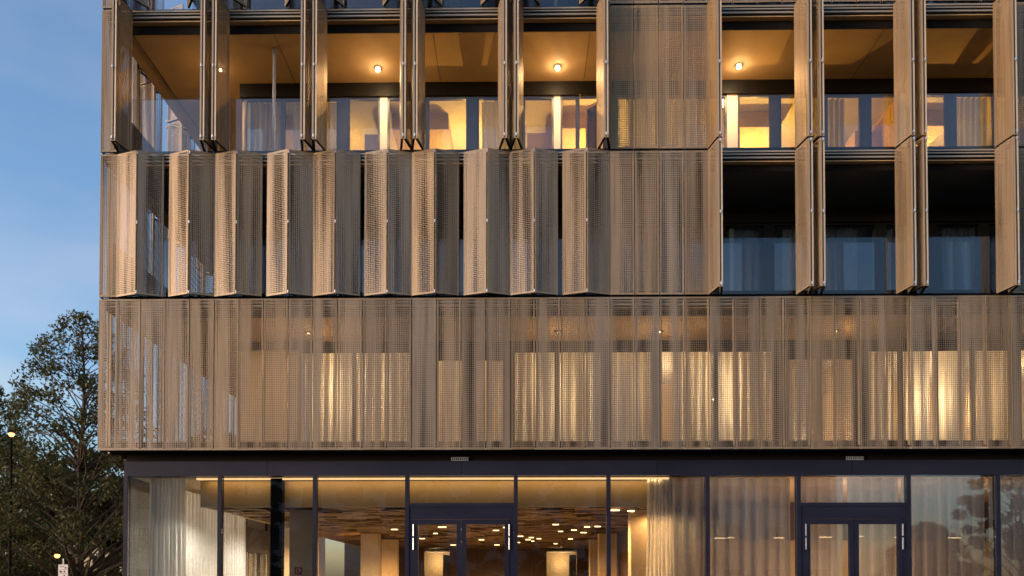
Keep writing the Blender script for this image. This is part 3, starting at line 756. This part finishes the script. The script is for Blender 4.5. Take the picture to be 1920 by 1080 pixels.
# ------------------------------------------------------------------ trees
def branch_tree(name, loc, height, crown_r, crown_z0, n_leaf, leaf, label, group, seed, mat='leaf_green', conic=.75, trunk_r=.16, clumps=70, csz=1.0):
    r = np.random.default_rng(seed); rr = random.Random(seed)
    t = tag(empty(name, loc), label, 'tree', group)
    m = MB()
    tp = [(rr.uniform(-.1, .1)*i/6, rr.uniform(-.1, .1)*i/6, height*.96*i/7) for i in range(8)]
    m.tube(tp, [trunk_r*(1-.88*i/7) for i in range(8)], 8)
    ends = []
    for k in range(clumps):
        q = rr.random()**.85
        z = crown_z0 + (height-crown_z0)*q
        prof = (1-q)**conic * (.45+.55*min(1, q*4+.2))
        R0 = crown_r*prof*(.35+.65*math.sqrt(rr.random())) + .15
        an = rr.uniform(0, 2*math.pi)
        e = Vector((R0*math.cos(an), R0*math.sin(an), z)); ends.append((e, .2+csz*.55*prof*rr.uniform(.5, 1.1)))
        if k % 2 == 0:
            z0 = max(crown_z0*.8, z-R0*rr.uniform(.5, 1.0)); i = min(6, int(z0/(height*.96)*7)); f = z0/(height*.96)*7-i
            s = Vector(tp[i]).lerp(Vector(tp[min(7, i+1)]), min(1, f))
            mid = s.lerp(e, .5)+Vector((rr.uniform(-.12, .12), rr.uniform(-.12, .12), rr.uniform(.0, .2)))
            r0 = trunk_r*(1-.85*z0/height)*.42
            m.tube([s, mid, e], [r0, r0*.6, .012], 5, caps=False)
    m.build('trunk', M['bark'], t)
    E = np.array([tuple(e) for e, _ in ends]); S = np.array([s for _, s in ends]); wgt = S**2/np.sum(S**2)
    idx = r.choice(len(E), n_leaf, p=wgt)
    dirs = r.normal(size=(n_leaf, 3)); dirs /= np.linalg.norm(dirs, axis=1)[:, None]
    c = E[idx] + dirs*(S[idx]*(r.random(n_leaf)**.45)*.9)[:, None]*np.array([1.05, 1.05, .75])
    u = r.normal(size=(n_leaf, 3)); u /= np.linalg.norm(u, axis=1)[:, None]
    vv = np.cross(u, r.normal(size=(n_leaf, 3))); vv /= np.linalg.norm(vv, axis=1)[:, None]
    sz = leaf*r.uniform(.6, 1.25, n_leaf)[:, None]
    V = np.stack([c-u*sz, c+vv*sz*.5, c+u*sz, c-vv*sz*.5], 1).reshape(-1, 3)
    me = bpy.data.meshes.new('crown'); me.vertices.add(len(V)); me.vertices.foreach_set('co', V.ravel())
    me.loops.add(n_leaf*4); me.loops.foreach_set('vertex_index', np.arange(n_leaf*4, dtype=np.int32))
    me.polygons.add(n_leaf); me.polygons.foreach_set('loop_start', np.arange(0, n_leaf*4, 4, dtype=np.int32))
    me.materials.append(M[mat]); me.update(calc_edges=True); me.validate()
    link('crown', me, t); return t
GT = 'trees beside the building on the left'
branch_tree('street_tree', (-5.0, 8, 0), 10.2, 3.2, 1.6, 24000, .060, 'tall slender tree left of the building with its crown against the sky', GT, 3, clumps=300, csz=.74, conic=.52)
branch_tree('street_tree', (-8.9, 9.5, 0), 8.4, 2.5, 1.2, 19000, .062, 'leafy tree cut by the left picture edge beside the street lamp', GT, 5, clumps=260, csz=.72)
branch_tree('street_tree', (-2.6, 13, 0), 7.4, 2.6, 1.2, 16000, .10, 'low bushy tree close to the building corner behind the tall tree', GT, 8, 'leaf_dark', clumps=90, conic=.5)
branch_tree('street_tree', (-7.4, 14, 0), 7.0, 3.0, 1.0, 18000, .10, 'dark bushy tree behind the tall tree trunk', GT, 9, 'leaf_dark', clumps=100, conic=.45)
branch_tree('street_tree', (-12.0, 15, 0), 7.6, 3.2, 1.0, 16000, .11, 'dark bushy tree in the lower left corner', GT, 12, 'leaf_dark', clumps=100, conic=.45)
branch_tree('street_tree', (-6.0, 22, 0), 8.4, 4.0, .6, 16000, .13, 'dark distant tree filling the gap low between trunk and building', GT, 14, 'leaf_dark', clumps=110, conic=.4)
branch_tree('street_tree', (-14.0, 24, 0), 8.6, 4.2, .6, 16000, .13, 'far dark tree low behind the leftmost lamp', GT, 15, 'leaf_dark', clumps=110, conic=.4)
GB = 'trees across the street seen reflected in the glass'
for i, (x, y, h, cr, lab) in enumerate(((17.5, -27, 12.5, 3.2, 'slim tree across the street reflected in the right dark bays'), (40.8, -34, 13, 4.2, 'wide tree across the street reflected at the far right of the glazing'),
        (2.0, -30, 11.5, 5, 'tree across the street reflected in the left lobby glass'), (-8, -32, 12, 5, 'tree across the street nearest the left end of the row'),
        (9.5, -33, 12, 5, 'tree across the street straight opposite the left entrance'), (34.8, -34, 5.6, 3.2, 'low round bush like tree across the street reflected beside the right entrance'),
        (-20, -33, 11, 5, 'last tree of the row across the street on the left'))):
    fine = x > 30
    branch_tree('street_tree', (x, y, 0), h, cr, 1.5 if h > 6 else .4, 26000 if fine else 9000, .11 if fine else .2, lab, GB, 30+i, 'leaf_dark', clumps=240 if fine else 90, csz=.8 if fine else 1.0, conic=.45)
FB_ = tag(empty('terrace_house', (5, -44, 0)), 'plain plastered terrace across the street seen only as reflection in the glass', 'building')
boxobj('wall', M['plaster_far'], FB_, -30, 28, -8, 0, 0, 10.5)
boxobj('roof', M['dark_concrete'], FB_, -30.4, 28.4, -8.4, .4, 10.502, 10.9)
for k in range(18):
    for z in (1.2, 4.4, 7.5):
        boxobj('window', M['dark_frame'], FB_, -28.6+k*3.2, -27.2+k*3.2, .002, .06, z, z+1.7)

# ------------------------------------------------------------------ street furniture at the left
def street_lamp(x, y, z, lab, e):
    t = tag(empty('street_lamp', (x, y, 0)), lab, 'street lamp', 'street lamps among the trees')
    m = MB(); m.tube([(0, 0, 0), (0, 0, z*.5), (0, 0, z-.12)], [.05, .04, .03], 10); m.build('post', M['black_metal'], t)
    m = MB(); m.lathe((0, 0, z), [(0, .11), (.07, .09), (.11, .06), (.03, .05)], 12); m.build('cap', M['black_metal'], t)
    m = MB(); m.lathe((0, 0, z), [(.0, .05), (.06, .04), (.08, 0), (.05, -.05), (0, -.06)], 12); m.smooth = True; m.build('globe', M['street_glow'], t)
    lamp('street_light', 'POINT', (x, y, z-.3), e, (1, .48, .14), .15)
street_lamp(-6.36, 6.6, 6.15, 'taller street lamp glowing orange at the left picture edge', 5)
street_lamp(-5.05, 6.8, 2.52, 'low lamp glowing above the small white sign', .4)
street_lamp(-7.6, 17.5, 4.3, 'orange lamp half hidden behind the tall tree trunk', 160)
t = tag(empty('street_sign', (-4.42, 6.0, 0)), 'small white rectangular street sign on a thin post below the trees', 'sign')
m = MB(); m.tube([(0, 0.02, 0), (0, 0.02, 2.42)], .022, 8); m.build('post', M['galvanised'], t)
m = MB(); m.box(-.14, .14, -.012, 0, 1.62, 2.24); m.build('plate', M['sign_white'], t)
m = MB()
for (x0, x1, z0, z1) in ((-.10, .03, 2.17, 2.19), (.05, .10, 2.12, 2.17), (-.11, .11, 2.085, 2.093), (-.10, -.03, 2.01, 2.06), (.02, .06, 2.01, 2.06), (-.11, .11, 1.98, 1.988)):
    m.box(x0, x1, -.016, -.0125, z0, z1)
m.box(-.07, .07, -.016, -.0125, -.008, .008, 0, Matrix.Translation((0, 0, 1.88)) @ Matrix.Rotation(R(-45), 4, 'Y'))
m.box(.0, .055, -.0165, -.0125, 1.925, 1.94); m.box(.042, .056, -.0168, -.0125, 1.87, 1.924)
m.build('symbol', M['sign_ink'], t)
